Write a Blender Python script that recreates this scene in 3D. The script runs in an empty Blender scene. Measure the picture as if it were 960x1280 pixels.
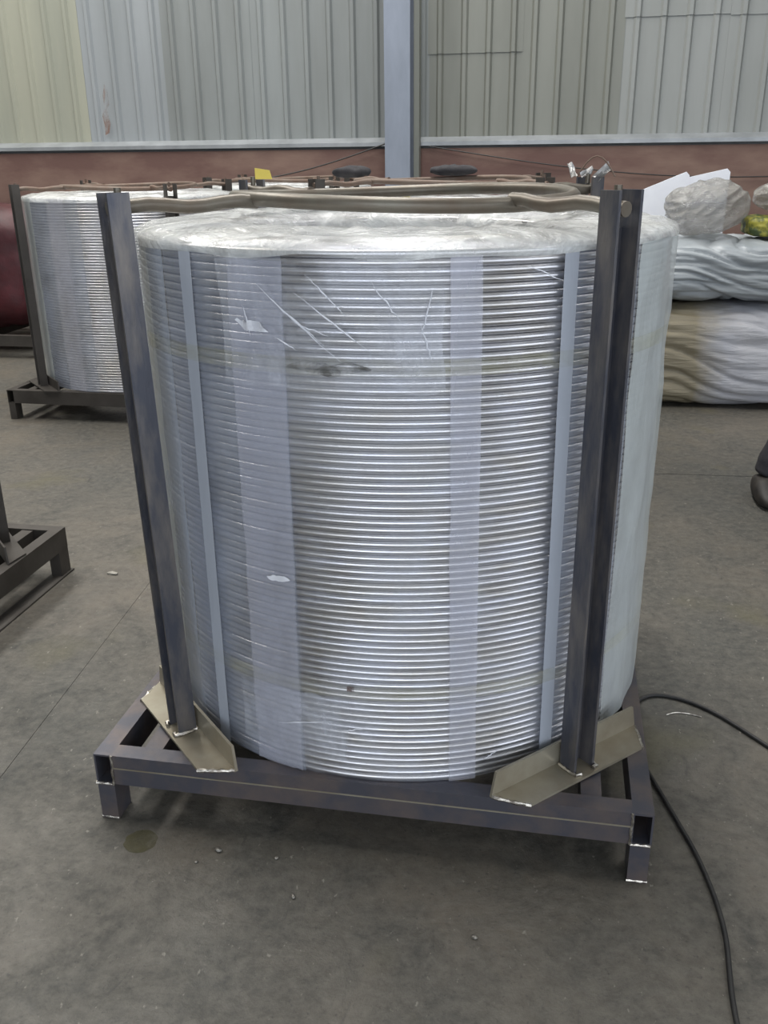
import bpy, bmesh, math, random
from mathutils import Vector, Matrix, noise

random.seed(7)
scene = bpy.context.scene
COL = scene.collection
PI = math.pi

# ------------------------------------------------------------------ camera
CAM = Vector((0.3518, -2.1346, 1.3953))
YAW, PITCH, ROLL, FPX = -0.1875, 0.372, -0.0115, 1139.4569
_f = Vector((math.sin(YAW) * math.cos(PITCH), math.cos(YAW) * math.cos(PITCH), -math.sin(PITCH)))
_r = Vector((math.cos(YAW), -math.sin(YAW), 0))
_u = _r.cross(_f)
_r2 = _r * math.cos(ROLL) + _u * math.sin(ROLL)
_u2 = -_r * math.sin(ROLL) + _u * math.cos(ROLL)
cd = bpy.data.cameras.new('camera')
cam = bpy.data.objects.new('camera', cd)
COL.objects.link(cam)
m = Matrix((_r2, _u2, -_f)).transposed().to_4x4()
m.translation = CAM
cam.matrix_world = m
cd.sensor_fit = 'VERTICAL'
cd.sensor_height = 36
cd.lens = FPX / 1280 * 36
cd.clip_start = 0.05
scene.camera = cam

# ------------------------------------------------------------------ world, light, exposure
w = bpy.data.worlds.new('world')
scene.world = w
w.use_nodes = True
w.node_tree.nodes['Background'].inputs[0].default_value = (0.75, 0.85, 1.0, 1)
w.node_tree.nodes['Background'].inputs[1].default_value = 0.35


def area(name, loc, size, power, color, rot=(0, 0, 0)):
    l = bpy.data.lights.new(name, 'AREA')
    l.shape = 'RECTANGLE'
    l.size, l.size_y = size
    l.energy = power
    l.color = color
    o = bpy.data.objects.new(name, l)
    o.location = loc
    o.rotation_euler = rot
    COL.objects.link(o)
    return o


# translucent roof strips of the hall then two added fill lights out of view
area('roof_skylight', (-4.6, 2.6, 6.42), (1.2, 7.0), 500, (1.0, 0.97, 0.92))
area('roof_skylight', (-0.6, 2.6, 6.42), (1.2, 7.0), 420, (1.0, 0.98, 0.95))
area('roof_skylight', (4.6, 2.6, 6.42), (1.2, 7.0), 160, (1.0, 0.98, 0.95))
area('front_fill_light', (1.4, -7.9, 2.4), (8.6, 4.6), 380, (0.86, 0.92, 1.0), (math.radians(90), 0, 0))  # unseen opening behind the camera, widened to brighten the upright faces
area('side_fill_light', (6.9, -4.0, 2.3), (4.4, 6.0), 190, (0.88, 0.93, 1.0), (0, math.radians(90), 0))  # unseen side opening, added to brighten the coil's right half

vs = scene.view_settings
vs.view_transform = 'Standard'
vs.look = 'None'
vs.gamma = 1
vs.use_curve_mapping = False
vs.exposure = 0.0
scene.cycles.transparent_max_bounces = 16


# ------------------------------------------------------------------ helpers
def S(r, g, b):
    f = lambda c: (c / 255 / 12.92) if c / 255 <= 0.04045 else ((c / 255 + 0.055) / 1.055) ** 2.4
    return (f(r), f(g), f(b), 1)


class MB:
    def __init__(s):
        s.v = []
        s.f = []

    def add(s, vs, fs):
        n = len(s.v)
        s.v += [tuple(v) for v in vs]
        s.f += [tuple(i + n for i in f) for f in fs]
        return s

    def box(s, x0, x1, y0, y1, z0, z1, b=0.0):
        if b <= 0:
            vs = [(x, y, z) for x in (x0, x1) for y in (y0, y1) for z in (z0, z1)]
            return s.add(vs, [(0, 1, 3, 2), (4, 6, 7, 5), (0, 4, 5, 1), (2, 3, 7, 6), (0, 2, 6, 4), (1, 5, 7, 3)])
        bm = bmesh.new()
        bmesh.ops.create_cube(bm, size=1, matrix=Matrix.Translation(((x0 + x1) / 2, (y0 + y1) / 2, (z0 + z1) / 2)) @ Matrix.Diagonal((x1 - x0, y1 - y0, z1 - z0, 1)))
        bmesh.ops.bevel(bm, geom=bm.edges[:], offset=b, segments=1, affect='EDGES', profile=0.5)
        return s.bm(bm)

    def bm(s, bm, mat=None):
        bm.verts.ensure_lookup_table()
        bm.verts.index_update()
        s.add([(mat @ v.co) if mat else v.co for v in bm.verts], [[v.index for v in f.verts] for f in bm.faces])
        bm.free()
        return s

    def prism(s, prof, axis, a, b):
        """closed 2D profile extruded along axis ('x','y','z') from a to b, solid"""
        n = len(prof)
        def P(p, t):
            return {'x': (t, p[0], p[1]), 'y': (p[0], t, p[1]), 'z': (p[0], p[1], t)}[axis]
        vs = [P(p, a) for p in prof] + [P(p, b) for p in prof]
        fs = [(i, (i + 1) % n, n + (i + 1) % n, n + i) for i in range(n)]
        fs += [tuple(range(n))[::-1], tuple(range(n, 2 * n))]
        return s.add(vs, fs)

    def hollow(s, w, h, t, axis, a, b, cx=0, cy=0):
        """open rectangular tube"""
        o = [(-w / 2, -h / 2), (w / 2, -h / 2), (w / 2, h / 2), (-w / 2, h / 2)]
        i = [(-w / 2 + t, -h / 2 + t), (w / 2 - t, -h / 2 + t), (w / 2 - t, h / 2 - t), (-w / 2 + t, h / 2 - t)]
        def P(p, q):
            p = (p[0] + cx, p[1] + cy)
            return {'x': (q, p[0], p[1]), 'y': (p[0], q, p[1]), 'z': (p[0], p[1], q)}[axis]
        vs = [P(p, q) for q in (a, b) for r in (o, i) for p in r]
        fs = []
        for k in range(4):
            l = (k + 1) % 4
            fs += [(k, l, 8 + l, 8 + k), (4 + l, 4 + k, 12 + k, 12 + l), (l, k, 4 + k, 4 + l), (8 + k, 8 + l, 12 + l, 12 + k)]
        return s.add(vs, fs)

    def tube(s, pts, r, n=8, closed=False, caps=True):
        pts = [Vector(p) for p in pts]
        N = len(pts)
        rad = r if isinstance(r, (list, tuple)) else [r] * N
        base = len(s.v)
        up = Vector((0, 0, 1))
        prev = None
        for i in range(N):
            a = pts[(i - 1) % N] if (closed or i > 0) else pts[i]
            b = pts[(i + 1) % N] if (closed or i < N - 1) else pts[i]
            d = (b - a).normalized()
            if prev is None:
                x = d.cross(up)
                if x.length < 1e-3:
                    x = d.cross(Vector((1, 0, 0)))
            else:
                x = prev - d * prev.dot(d)
            x.normalize()
            prev = x
            y = d.cross(x)
            for k in range(n):
                t = 2 * PI * k / n
                s.v.append(tuple(pts[i] + (x * math.cos(t) + y * math.sin(t)) * rad[i]))
        for i in range(N if closed else N - 1):
            j = (i + 1) % N
            for k in range(n):
                l = (k + 1) % n
                s.f.append((base + i * n + k, base + i * n + l, base + j * n + l, base + j * n + k))
        if not closed and caps:
            s.f.append(tuple(base + k for k in range(n))[::-1])
            s.f.append(tuple(base + (N - 1) * n + k for k in range(n)))
        return s

    def torus(s, R, r, z, n=128, k=10, a0=0.0):
        pts = [(R * math.cos(2 * PI * i / n), R * math.sin(2 * PI * i / n), z) for i in range(n)]
        return s.tube(pts, r, k, closed=True)

    def mesh(s, name, smooth=None):
        me = bpy.data.meshes.new(name)
        me.from_pydata(s.v, [], s.f)
        me.validate()
        bm = bmesh.new()
        bm.from_mesh(me)
        bmesh.ops.recalc_face_normals(bm, faces=bm.faces)
        bm.to_mesh(me)
        bm.free()
        if smooth is not None:
            me.shade_smooth()
            if smooth < 3:
                try:
                    me.set_sharp_from_angle(angle=smooth)
                except Exception:
                    pass
        return me

    def build(s, name, mat, parent=None, smooth=None):
        return link(name, s.mesh(name, smooth), mat, parent)


def link(name, me, mat=None, parent=None):
    o = bpy.data.objects.new(name, me)
    COL.objects.link(o)
    if mat is not None and not me.materials:
        me.materials.append(mat)
    if parent is not None:
        o.parent = parent
    return o


def empty(name, loc=(0, 0, 0), rz=0):
    o = bpy.data.objects.new(name, None)
    o.empty_display_size = 0.1
    o.location = loc
    o.rotation_euler = (0, 0, rz)
    COL.objects.link(o)
    return o


def tag(o, label, cat, group=None):
    o['label'] = label
    o['category'] = cat
    if group:
        o['group'] = group
    return o


def struct(o):
    o['kind'] = 'structure'
    return o


# ------------------------------------------------------------------ materials
def newmat(name):
    mt = bpy.data.materials.new(name)
    mt.use_nodes = True
    nt = mt.node_tree
    return mt, nt, nt.nodes['Principled BSDF']


def N(nt, typ, **kw):
    n = nt.nodes.new(typ)
    for k, v in kw.items():
        if k.startswith('i_'):
            n.inputs[int(k[2:]) if k[2:].isdigit() else k[2:]].default_value = v
        else:
            setattr(n, k, v)
    return n


def noise_fac(nt, scale, detail=5, rough=0.6, lo=0.35, hi=0.65, stretch=(1, 1, 1), coord='Object', distort=0.0):
    tc = N(nt, 'ShaderNodeTexCoord')
    mp = N(nt, 'ShaderNodeMapping')
    mp.inputs['Scale'].default_value = stretch
    nt.links.new(tc.outputs[coord], mp.inputs[0])
    nz = N(nt, 'ShaderNodeTexNoise')
    nz.inputs['Scale'].default_value = scale
    nz.inputs['Detail'].default_value = detail
    nz.inputs['Roughness'].default_value = rough
    nz.inputs['Distortion'].default_value = distort
    nt.links.new(mp.outputs[0], nz.inputs['Vector'])
    mr = N(nt, 'ShaderNodeMapRange')
    mr.inputs[1].default_value = lo
    mr.inputs[2].default_value = hi
    nt.links.new(nz.outputs[0], mr.inputs[0])
    return mr.outputs[0]


def mixcol(nt, fac, a, b):
    mx = N(nt, 'ShaderNodeMix', data_type='RGBA')
    if isinstance(fac, (int, float)):
        mx.inputs[0].default_value = fac
    else:
        nt.links.new(fac, mx.inputs[0])
    for s_, v in ((6, a), (7, b)):
        if isinstance(v, tuple):
            mx.inputs[s_].default_value = v
        else:
            nt.links.new(v, mx.inputs[s_])
    return mx.outputs[2]


def math_(nt, op, a, b=0.0):
    n = N(nt, 'ShaderNodeMath', operation=op)
    for i, v in enumerate((a, b)):
        if isinstance(v, (int, float)):
            n.inputs[i].default_value = v
        else:
            nt.links.new(v, n.inputs[i])
    return n.outputs[0]


def bump(nt, bs, h, strength, dist=0.01):
    b = N(nt, 'ShaderNodeBump')
    b.inputs['Strength'].default_value = strength
    b.inputs['Distance'].default_value = dist
    nt.links.new(h, b.inputs['Height'])
    nt.links.new(b.outputs[0], bs.inputs['Normal'])


def simple(name, c1, c2=None, scale=8, rough=0.6, metal=0.0, bstr=0.0, stretch=(1, 1, 1), lo=0.35, hi=0.65, bscale=None, bdist=0.01, spec=0.5):
    mt, nt, bs = newmat(name)
    bs.inputs['Roughness'].default_value = rough
    bs.inputs['Metallic'].default_value = metal
    bs.inputs['Specular IOR Level'].default_value = spec
    c2 = c2 or c1
    f = noise_fac(nt, scale, lo=lo, hi=hi, stretch=stretch)
    nt.links.new(mixcol(nt, f, c1, c2), bs.inputs['Base Color'])
    if bstr:
        bump(nt, bs, noise_fac(nt, bscale or scale * 3, lo=0, hi=1, stretch=stretch), bstr, bdist)
    return mt


def m_floor():
    mt, nt, bs = newmat('worn_concrete')
    big = noise_fac(nt, 0.8, 6, 0.6, 0.38, 0.64)
    mid = noise_fac(nt, 5.0, 8, 0.7, 0.40, 0.66, distort=0.6)
    fine = noise_fac(nt, 34.0, 6, 0.75, 0.38, 0.68)
    c = mixcol(nt, big, S(66, 66, 62), S(94, 87, 77))
    c = mixcol(nt, math_(nt, 'MULTIPLY', mid, 0.75), c, S(47, 48, 46))
    c = mixcol(nt, math_(nt, 'MULTIPLY', fine, 0.5), c, S(112, 108, 99))
    # old yellowish oil marks
    oil = noise_fac(nt, 2.2, 3, 0.5, 0.60, 0.72)
    c = mixcol(nt, math_(nt, 'MULTIPLY', oil, 0.45), c, S(92, 87, 62))
    # dark scuffs
    sc = noise_fac(nt, 9.0, 9, 0.75, 0.62, 0.70, stretch=(1, 0.35, 1), distort=1.2)
    c = mixcol(nt, math_(nt, 'MULTIPLY', sc, 0.55), c, S(42, 42, 41))
    grit = noise_fac(nt, 85.0, 4, 0.7, 0.58, 0.70)
    c = mixcol(nt, math_(nt, 'MULTIPLY', grit, 0.55), c, S(38, 38, 37))
    chips = noise_fac(nt, 60.0, 3, 0.6, 0.66, 0.72, stretch=(1, 0.6, 1))
    c = mixcol(nt, math_(nt, 'MULTIPLY', chips, 0.6), c, S(140, 136, 126))
    nt.links.new(c, bs.inputs['Base Color'])
    r = math_(nt, 'ADD', math_(nt, 'MULTIPLY', mid, 0.22), 0.48)
    nt.links.new(r, bs.inputs['Roughness'])
    bump(nt, bs, math_(nt, 'ADD', math_(nt, 'MULTIPLY', mid, 0.6), math_(nt, 'MULTIPLY', fine, 0.35)), 0.35, 0.006)
    return mt


def m_film(name, color, lo_a, hi_a, scale=6, rough=0.22, stretch=(1, 1, 1), bstr=0.5, bscale=18, spec=0.6, trans=0.0):
    """clear plastic: milky where it is crumpled, otherwise see-through, always glossy"""
    mt, nt, bs = newmat(name)
    bs.inputs['Base Color'].default_value = color
    bs.inputs['Roughness'].default_value = rough
    bs.inputs['Specular IOR Level'].default_value = spec
    f = noise_fac(nt, scale, 6, 0.65, 0.36, 0.68, stretch=stretch, distort=0.8)
    mr = N(nt, 'ShaderNodeMapRange')
    mr.inputs[3].default_value = lo_a
    mr.inputs[4].default_value = hi_a
    nt.links.new(f, mr.inputs[0])
    nt.links.new(mr.outputs[0], bs.inputs['Alpha'])
    bump(nt, bs, noise_fac(nt, bscale, 5, 0.6, 0, 1, stretch=stretch, distort=1.5), bstr, 0.02)
    return mt


M = {}
M['floor'] = m_floor()
M['steel'] = simple('mill_scale_steel', S(82, 82, 90), S(112, 100, 94), 9, 0.40, 0.45, 0.15, lo=0.4, hi=0.72, bscale=60, bdist=0.003)
M['post'] = simple('rolled_channel_steel', S(74, 76, 85), S(122, 116, 110), 22, 0.38, 0.45, 0.5, stretch=(1, 1, 0.25), lo=0.42, hi=0.75, bscale=40, bdist=0.004)
M['plate'] = simple('bare_angle_steel', S(164, 158, 142), S(132, 122, 104), 7, 0.36, 0.5, 0.12, lo=0.35, hi=0.75, bscale=50, bdist=0.002)
M['weld'] = simple('weld_bead', S(205, 200, 190), S(120, 112, 104), 60, 0.30, 0.9, 0.4, bscale=140, bdist=0.003)
M['rod'] = simple('dull_round_bar', S(110, 106, 96), S(92, 80, 68), 7, 0.42, 0.4, 0.2, lo=0.35, hi=0.7, bscale=60, bdist=0.002)
M['rustrod'] = simple('rusty_round_bar', S(112, 100, 90), S(100, 80, 68), 8, 0.6, 0.25, 0.2)
M['rack_dark'] = simple('dark_weathered_steel', S(78, 74, 70), S(62, 58, 54), 6, 0.55, 0.4, 0.15, bscale=50, bdist=0.003)


def m_alu(name, rough):
    mt, nt, bs = newmat(name)
    bs.inputs['Metallic'].default_value = 1.0
    f = noise_fac(nt, 5, 5, 0.6, 0.35, 0.68)
    nt.links.new(mixcol(nt, f, S(214, 215, 222), S(196, 192, 186)), bs.inputs['Base Color'])
    f2 = noise_fac(nt, 12, 4, 0.6, 0.3, 0.7)
    nt.links.new(math_(nt, 'ADD', math_(nt, 'MULTIPLY', f2, 0.12), rough), bs.inputs['Roughness'])
    return mt


M['alu'] = m_alu('drawn_aluminium', 0.28)
M['alu_core'] = m_alu('inner_aluminium', 0.4)
M['film'] = m_film('clear_stretch_film', S(225, 228, 236), 0.02, 0.26, 3.0, 0.16, (1, 1, 0.6), 0.30, 7)
M['film_top'] = m_film('milky_film', S(226, 228, 226), 0.28, 0.80, 7.0, 0.18, (1, 1, 1), 0.6, 9)
M['film_haze'] = m_film('layered_film', S(216, 224, 224), 0.36, 0.60, 2.0, 0.28, (1, 1, 0.3), 0.25, 9)
M['film_blue'] = m_film('cool_layered_film', S(196, 208, 226), 0.28, 0.50, 2.5, 0.28, (1, 1, 0.4), 0.25, 9)
M['film_thin'] = m_film('cool_thin_film', S(196, 206, 226), 0.12, 0.34, 2.5, 0.28, (1, 1, 0.4), 0.25, 9)
M['film_band'] = m_film('doubled_film', S(206, 208, 222), 0.26, 0.42, 2.5, 0.25, (1, 1, 0.4), 0.2, 8)
M['film_crease'] = m_film('creased_film', S(226, 230, 240), 0.04, 0.34, 7.0, 0.10, (1, 1, 0.7), 1.0, 9)
M['strap'] = m_film('strap_film', S(176, 182, 192), 0.80, 0.92, 2.0, 0.4, (1, 1, 0.3), 0.1, 20)
M['tape'] = m_film('yellowed_tape', S(190, 186, 140), 0.02, 0.24, 5.0, 0.18, (1, 1, 2), 0.3, 12)
M['fold'] = m_film('film_fold', S(240, 242, 248), 0.55, 0.9, 12.0, 0.12, (1, 1, 1), 0.3, 20)
M['grime'] = simple('dark_grime', S(66, 62, 58), S(96, 92, 86), 30, 0.6)
M['sheet_cream'] = simple('faded_cream_sheet', S(152, 153, 139), S(138, 141, 130), 3, 0.5, 0.0, 0.05, (1, 1, 0.15))
M['sheet_blue'] = simple('pale_blue_sheet', S(142, 147, 150), S(131, 136, 138), 3, 0.48, 0.0, 0.05, (1, 1, 0.15))
M['sheet_grey'] = simple('grey_sheet', S(131, 136, 136), S(119, 123, 122), 3, 0.46, 0.0, 0.05, (1, 1, 0.15))
M['sheet_olive'] = simple('grey_olive_sheet', S(123, 125, 118), S(111, 113, 106), 3, 0.46, 0.0, 0.05, (1, 1, 0.15))
M['sheet_light'] = simple('light_grey_sheet', S(142, 145, 143), S(131, 134, 131), 3, 0.46, 0.0, 0.05, (1, 1, 0.15))
M['flash'] = simple('galvanised_flashing', S(158, 162, 166), S(136, 140, 143), 4, 0.4, 0.3)
M['brown'] = simple('red_brown_plaster', S(100, 75, 69), S(128, 105, 94), 2.2, 0.75, 0.0, 0.15, (0.6, 1, 1.6), 0.4, 0.68, 20)
M['column'] = simple('painted_column', S(132, 140, 154), S(116, 124, 136), 4, 0.5, 0.0, 0.05, (1, 1, 0.3))
M['roof'] = simple('roof_sheet', S(176, 178, 178), S(160, 162, 162), 2, 0.6)
M['black'] = simple('black_rubber', S(26, 26, 27), S(40, 39, 38), 20, 0.55)
M['cloth_dark'] = simple('dark_cloth', S(40, 40, 44), S(56, 54, 56), 12, 0.9, 0, 0.3)
M['yellow'] = simple('yellow_card', S(206, 190, 92), S(190, 172, 84), 6, 0.7)
M['red'] = simple('dark_red_tarpaulin', S(70, 12, 22), S(48, 9, 16), 5, 0.55, 0, 0.3)
M['board'] = simple('white_foam_board', S(236, 238, 244), S(226, 228, 236), 3, 0.6)
M['bag_clear'] = m_film('crumpled_clear_bag', S(160, 158, 152), 0.40, 0.80, 9, 0.10, (0.6, 0.6, 1.6), 1.0, 20, 0.9)
M['bag_grey'] = simple('grey_film_folds', S(166, 171, 174), S(138, 145, 150), 4, 0.32, 0, 0.3, (0.6, 0.6, 4), 0.35, 0.7, 9, 0.02)
M['green'] = simple('green_yellow_plastic', S(62, 76, 40), S(160, 154, 62), 22, 0.5, 0, 0.3, lo=0.45, hi=0.62)
M['skin'] = simple('skin', S(180, 140, 118), S(170, 130, 108), 8, 0.55)
M['trouser'] = simple('dark_trousers', S(36, 36, 42), S(50, 48, 52), 14, 0.9, 0, 0.4, bscale=20, bdist=0.02)
M['shirt'] = simple('dark_work_jacket', S(44, 48, 62), S(56, 58, 70), 10, 0.9, 0, 0.3)
M['shoe'] = simple('dark_shoe', S(30, 28, 27), S(56, 50, 44), 10, 0.6)
M['hair'] = simple('black_hair', S(22, 20, 19), S(34, 30, 28), 30, 0.6)
M['foil'] = simple('crumpled_foil', S(180, 180, 180), S(130, 128, 124), 12, 0.45, 0.5, 0.3)
M['pebble'] = simple('scrap_metal', S(150, 146, 138), S(60, 58, 54), 40, 0.4, 0.6)
M['oil'] = m_film('oil_spot', S(92, 88, 60), 0.15, 0.45, 20, 0.35, (1, 1, 1), 0.05, 20)
M['stain'] = m_film('rust_run', S(128, 92, 74), 0.0, 0.8, 14, 0.8, (1, 1, 0.3), 0.1, 20, 0.1)


def m_bag():
    mt, nt, bs = newmat('soiled_woven_bag')
    tc = N(nt, 'ShaderNodeTexCoord')
    sx = N(nt, 'ShaderNodeSeparateXYZ')
    nt.links.new(tc.outputs['Object'], sx.inputs[0])
    f = noise_fac(nt, 4, 4, 0.6, 0.3, 0.7)
    # soiled towards one end of the bag
    mr = N(nt, 'ShaderNodeMapRange')
    mr.inputs[1].default_value = 0.20
    mr.inputs[2].default_value = 0.0
    nt.links.new(math_(nt, 'ADD', sx.outputs[0], math_(nt, 'MULTIPLY', f, 0.12)), mr.inputs[0])
    c = mixcol(nt, f, S(186, 186, 190), S(164, 166, 174))
    c = mixcol(nt, mr.outputs[0], c, S(134, 126, 106))
    nt.links.new(c, bs.inputs['Base Color'])
    bs.inputs['Roughness'].default_value = 0.45
    bump(nt, bs, noise_fac(nt, 9, 5, 0.6, 0, 1, stretch=(0.5, 0.5, 4), distort=1), 0.4, 0.03)
    return mt


M['bag_white'] = m_bag()

# ------------------------------------------------------------------ the hall
WX0, WX1, WY0, WY1, H = -9.0, 7.0, -8.0, 6.3, 6.5
b = MB().box(WX0 - 0.2, WX1 + 0.2, WY0 - 0.2, WY1 + 0.2, -0.25, -0.012)
floor = struct(b.build('floor', M['floor']))


def slab(poly):
    vs = [(x, y, -0.012) for x, y in poly] + [(x, y, 0.0) for x, y in poly]
    n = len(poly)
    MB().add(vs, [tuple(range(n, 2 * n)), tuple(range(n))[::-1]] + [(i, (i + 1) % n, n + (i + 1) % n, n + i) for i in range(n)]).build('slab', M['floor'], floor)


def jx(y, off=0.0):
    return -0.956 - 0.089 * y + off


g = 0.0025
slab([(WX0, WY0), (jx(WY0, -g), WY0), (jx(WY1, -g), WY1), (WX0, WY1)])
slab([(jx(WY0, g), WY0), (WX1, WY0), (WX1, 2.4), (jx(2.0, g), 1.95)])
slab([(jx(2.0, g), 1.95 + 2 * g), (WX1, 2.4 + 2 * g), (WX1, WY1), (jx(WY1, g), WY1)])

# back wall: red-brown lower wall, metal flashing, ribbed sheets above
wall_back = struct(MB().box(WX0, WX1, 6.26, 6.45, 0, H).build('wall_back', M['roof']))
struct(MB().box(WX0, WX1, 6.10, 6.26, 0, 1.455).build('wall_lower', M['brown']))
struct(MB().prism([(6.075, 1.475), (6.075, 1.505), (6.19, 1.545), (6.25, 1.545), (6.25, 1.475)], 'x', WX0, WX1).build('trim_1', M['flash']))


def ribbed(x0, x1, z0, z1, y, mat):
    pitch = 0.2
    prof = [(x0, 0)]
    k = x0 + 0.1
    while k < x1 - 0.03:
        prof += [(k - 0.030, 0), (k - 0.014, -0.026), (k + 0.014, -0.026), (k + 0.030, 0)]
        k += pitch
    prof.append((x1, 0))
    b = MB()
    n = len(prof)
    vs = []
    for t in (0, 0.0025):
        for z in (z0, z1):
            vs += [(px, y + py + t, z) for px, py in prof]
    fs = []
    for i in range(n - 1):
        fs += [(i, i + 1, n + i + 1, n + i), (2 * n + i + 1, 2 * n + i, 3 * n + i, 3 * n + i + 1), (i + 1, i, 2 * n + i, 2 * n + i + 1), (n + i, n + i + 1, 3 * n + i + 1, 3 * n + i)]
    fs += [(0, n, 3 * n, 2 * n), (n - 1, 3 * n - 1, 4 * n - 1, 2 * n - 1)]
    b.add(vs, fs)
    return b.build('sheet', mat, wall_back)


edges = [-9.0, -8.73, -7.93, -7.13, -6.33, -5.53, -4.73, -3.93, -3.155, -2.36, -1.56, -0.82, -0.05, 0.75, 1.55, 2.35, 3.15, 3.95, 4.75, 5.55, 6.35, 7.0]
cols = ['grey', 'grey', 'cream', 'grey', 'blue', 'cream', 'cream', 'blue', 'grey', 'grey', 'grey', 'olive', 'olive', 'light', 'light', 'grey', 'olive', 'grey', 'light', 'grey', 'grey']
for i in range(len(edges) - 1):
    x0, x1 = edges[i] + 0.003, edges[i + 1] + 0.012
    mt = M['sheet_' + cols[i]]
    yy = 6.232 + (0.004 if i % 2 else 0)
    seam = {11: 2.18, 13: 2.40, 14: 2.39}.get(i)
    if seam:
        ribbed(x0, x1, 1.53, seam + 0.08, yy, mt)
        ribbed(x0, x1, seam, H, yy - 0.008, mt)
    else:
        ribbed(x0, x1, 1.53, H, yy, mt)

# the other walls and the roof of the hall
struct(MB().box(WX0 - 0.2, WX0, WY0, WY1 + 0.1, 0, H).build('wall_left', M['sheet_grey']))
struct(MB().box(WX1, WX1 + 0.2, WY0, -7.1, 0, H).box(WX1, WX1 + 0.2, -0.9, WY1 + 0.1, 0, H).box(WX1, WX1 + 0.2, -7.1, -0.9, 4.6, H).build('wall_right', M['sheet_grey']))
b = MB().box(WX0, -3.0, WY0 - 0.2, WY0, 0, H).box(5.8, WX1, WY0 - 0.2, WY0, 0, H).box(-3.0, 5.8, WY0 - 0.2, WY0, 4.8, H)
struct(b.build('wall_front', M['sheet_grey']))
struct(MB().box(WX0 - 0.2, WX1 + 0.2, WY0 - 0.2, WY1 + 0.2, H, H + 0.1).build('ceiling', M['roof']))

MB().prism([(-3.76, 1.60), (-3.72, 1.62), (-3.70, 1.70), (-3.715, 1.78), (-3.69, 1.86), (-3.70, 1.97), (-3.72, 2.02), (-3.745, 1.93), (-3.74, 1.84), (-3.77, 1.76), (-3.755, 1.68)], 'y', 6.2005, 6.2015).build('rust_stain', M['stain'], wall_back)

# steel column against the wall
col = empty('steel_column', (-1.01, 5.92, 0))
tag(col, 'blue-grey steel column standing against the ribbed sheet wall', 'column')
MB().box(-0.105, 0.105, -0.10, -0.085, 0, H).build('flange', M['column'], col)
MB().box(-0.105, 0.105, 0.085, 0.10, 0, H).build('flange', M['column'], col)
MB().box(-0.006, 0.006, -0.085, 0.085, 0, H).build('web', M['column'], col)
MB().box(0.115, 0.16, 0.03, 0.13, 0, H).build('side_shade', M['sheet_olive'], col)  # olive strip standing in for the shaded side of the column

# thin cable sagging along the lower wall
pts = []
for i in range(25):
    t = i / 24
    pts.append((-3.1 + 2.0 * t, 6.05 - 0.02 * t, 1.18 + 0.33 * t - 0.10 * math.sin(PI * t)))
tag(MB().tube(pts, 0.006, 6).build('wall_cable', M['black']), 'thin black cable rising along the brown wall left of the column', 'cable')
pts = []
for i in range(25):
    t = i / 24
    pts.append((-0.78 + 5.0 * t, 6.06, 1.47 - 0.26 * math.sin(PI * t)))
tag(MB().tube(pts, 0.005, 6).build('wall_cable', M['black']), 'thin black cable sagging on the brown wall right of the column', 'cable')

# ------------------------------------------------------------------ rack
TW, TH, LEG, ZB = 0.042, 0.0755, 0.0964, 0.172
AX, AF, AB = 0.6, -0.6, 0.56


def mesh_cache(fn):
    store = {}

    def w(*a):
        if a not in store:
            store[a] = fn(*a)
        return store[a]
    return w


def channel_mesh(h):
    # U section: web towards the coil (y=0), flanges pointing outwards (-y)
    W, D, t = 0.060, 0.042, 0.0065
    prof = [(-W / 2, 0), (W / 2, 0), (W / 2, -D), (W / 2 - t, -D), (W / 2 - t - 0.001, -t), (-W / 2 + t + 0.001, -t), (-W / 2 + t, -D), (-W / 2, -D)]
    k = 0.062                                   # the web is cut out at the top so that the arm can drop in
    b = MB().prism(prof, 'z', 0, h - k)
    for s_ in (-1, 1):
        b.box(min(s_ * W / 2, s_ * (W / 2 - t)), max(s_ * W / 2, s_ * (W / 2 - t)), -D, 0, h - k, h)
    return b.mesh('post')


def plate_mesh(L):
    # angle bar: flat leg towards the corner (-y), upright leg on the coil side, ends mitred
    t, w = 0.006, 0.066
    b = MB()
    e = 0.052
    b.add([(-L / 2, 0, 0), (L / 2, 0, 0), (L / 2 - e, -w, 0), (-L / 2 + e, -w, 0), (-L / 2, 0, t), (L / 2, 0, t), (L / 2 - e, -w, t), (-L / 2 + e, -w, t)],
          [(3, 2, 1, 0), (4, 5, 6, 7), (0, 1, 5, 4), (1, 2, 6, 5), (2, 3, 7, 6), (3, 0, 4, 7)])
    c = 0.012
    b.add([(-L / 2, 0, 0.001), (L / 2, 0, 0.001), (L / 2 - c, 0, w - 0.008), (-L / 2 + c, 0, w - 0.008), (-L / 2, t, 0.001), (L / 2, t, 0.001), (L / 2 - c, t, w - 0.008), (-L / 2 + c, t, w - 0.008)],
          [(3, 2, 1, 0), (4, 5, 6, 7), (0, 1, 5, 4), (1, 2, 6, 5), (2, 3, 7, 6), (3, 0, 4, 7)])
    return b.mesh('corner_plate')


def bead(pts, r=0.0045, seed=0):
    rnd = random.Random(seed)
    out, rad = [], []
    for a, c in zip(pts[:-1], pts[1:]):
        a, c = Vector(a), Vector(c)
        n = max(2, int((c - a).length / 0.006))
        for i in range(n):
            out.append(a.lerp(c, i / n) + Vector((rnd.uniform(-1, 1), rnd.uniform(-1, 1), rnd.uniform(0, 1))) * 0.0012)
            rad.append(r * rnd.uniform(0.6, 1.25))
    out.append(Vector(pts[-1]))
    rad.append(r)
    return MB().tube(out, rad, 6)


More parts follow.
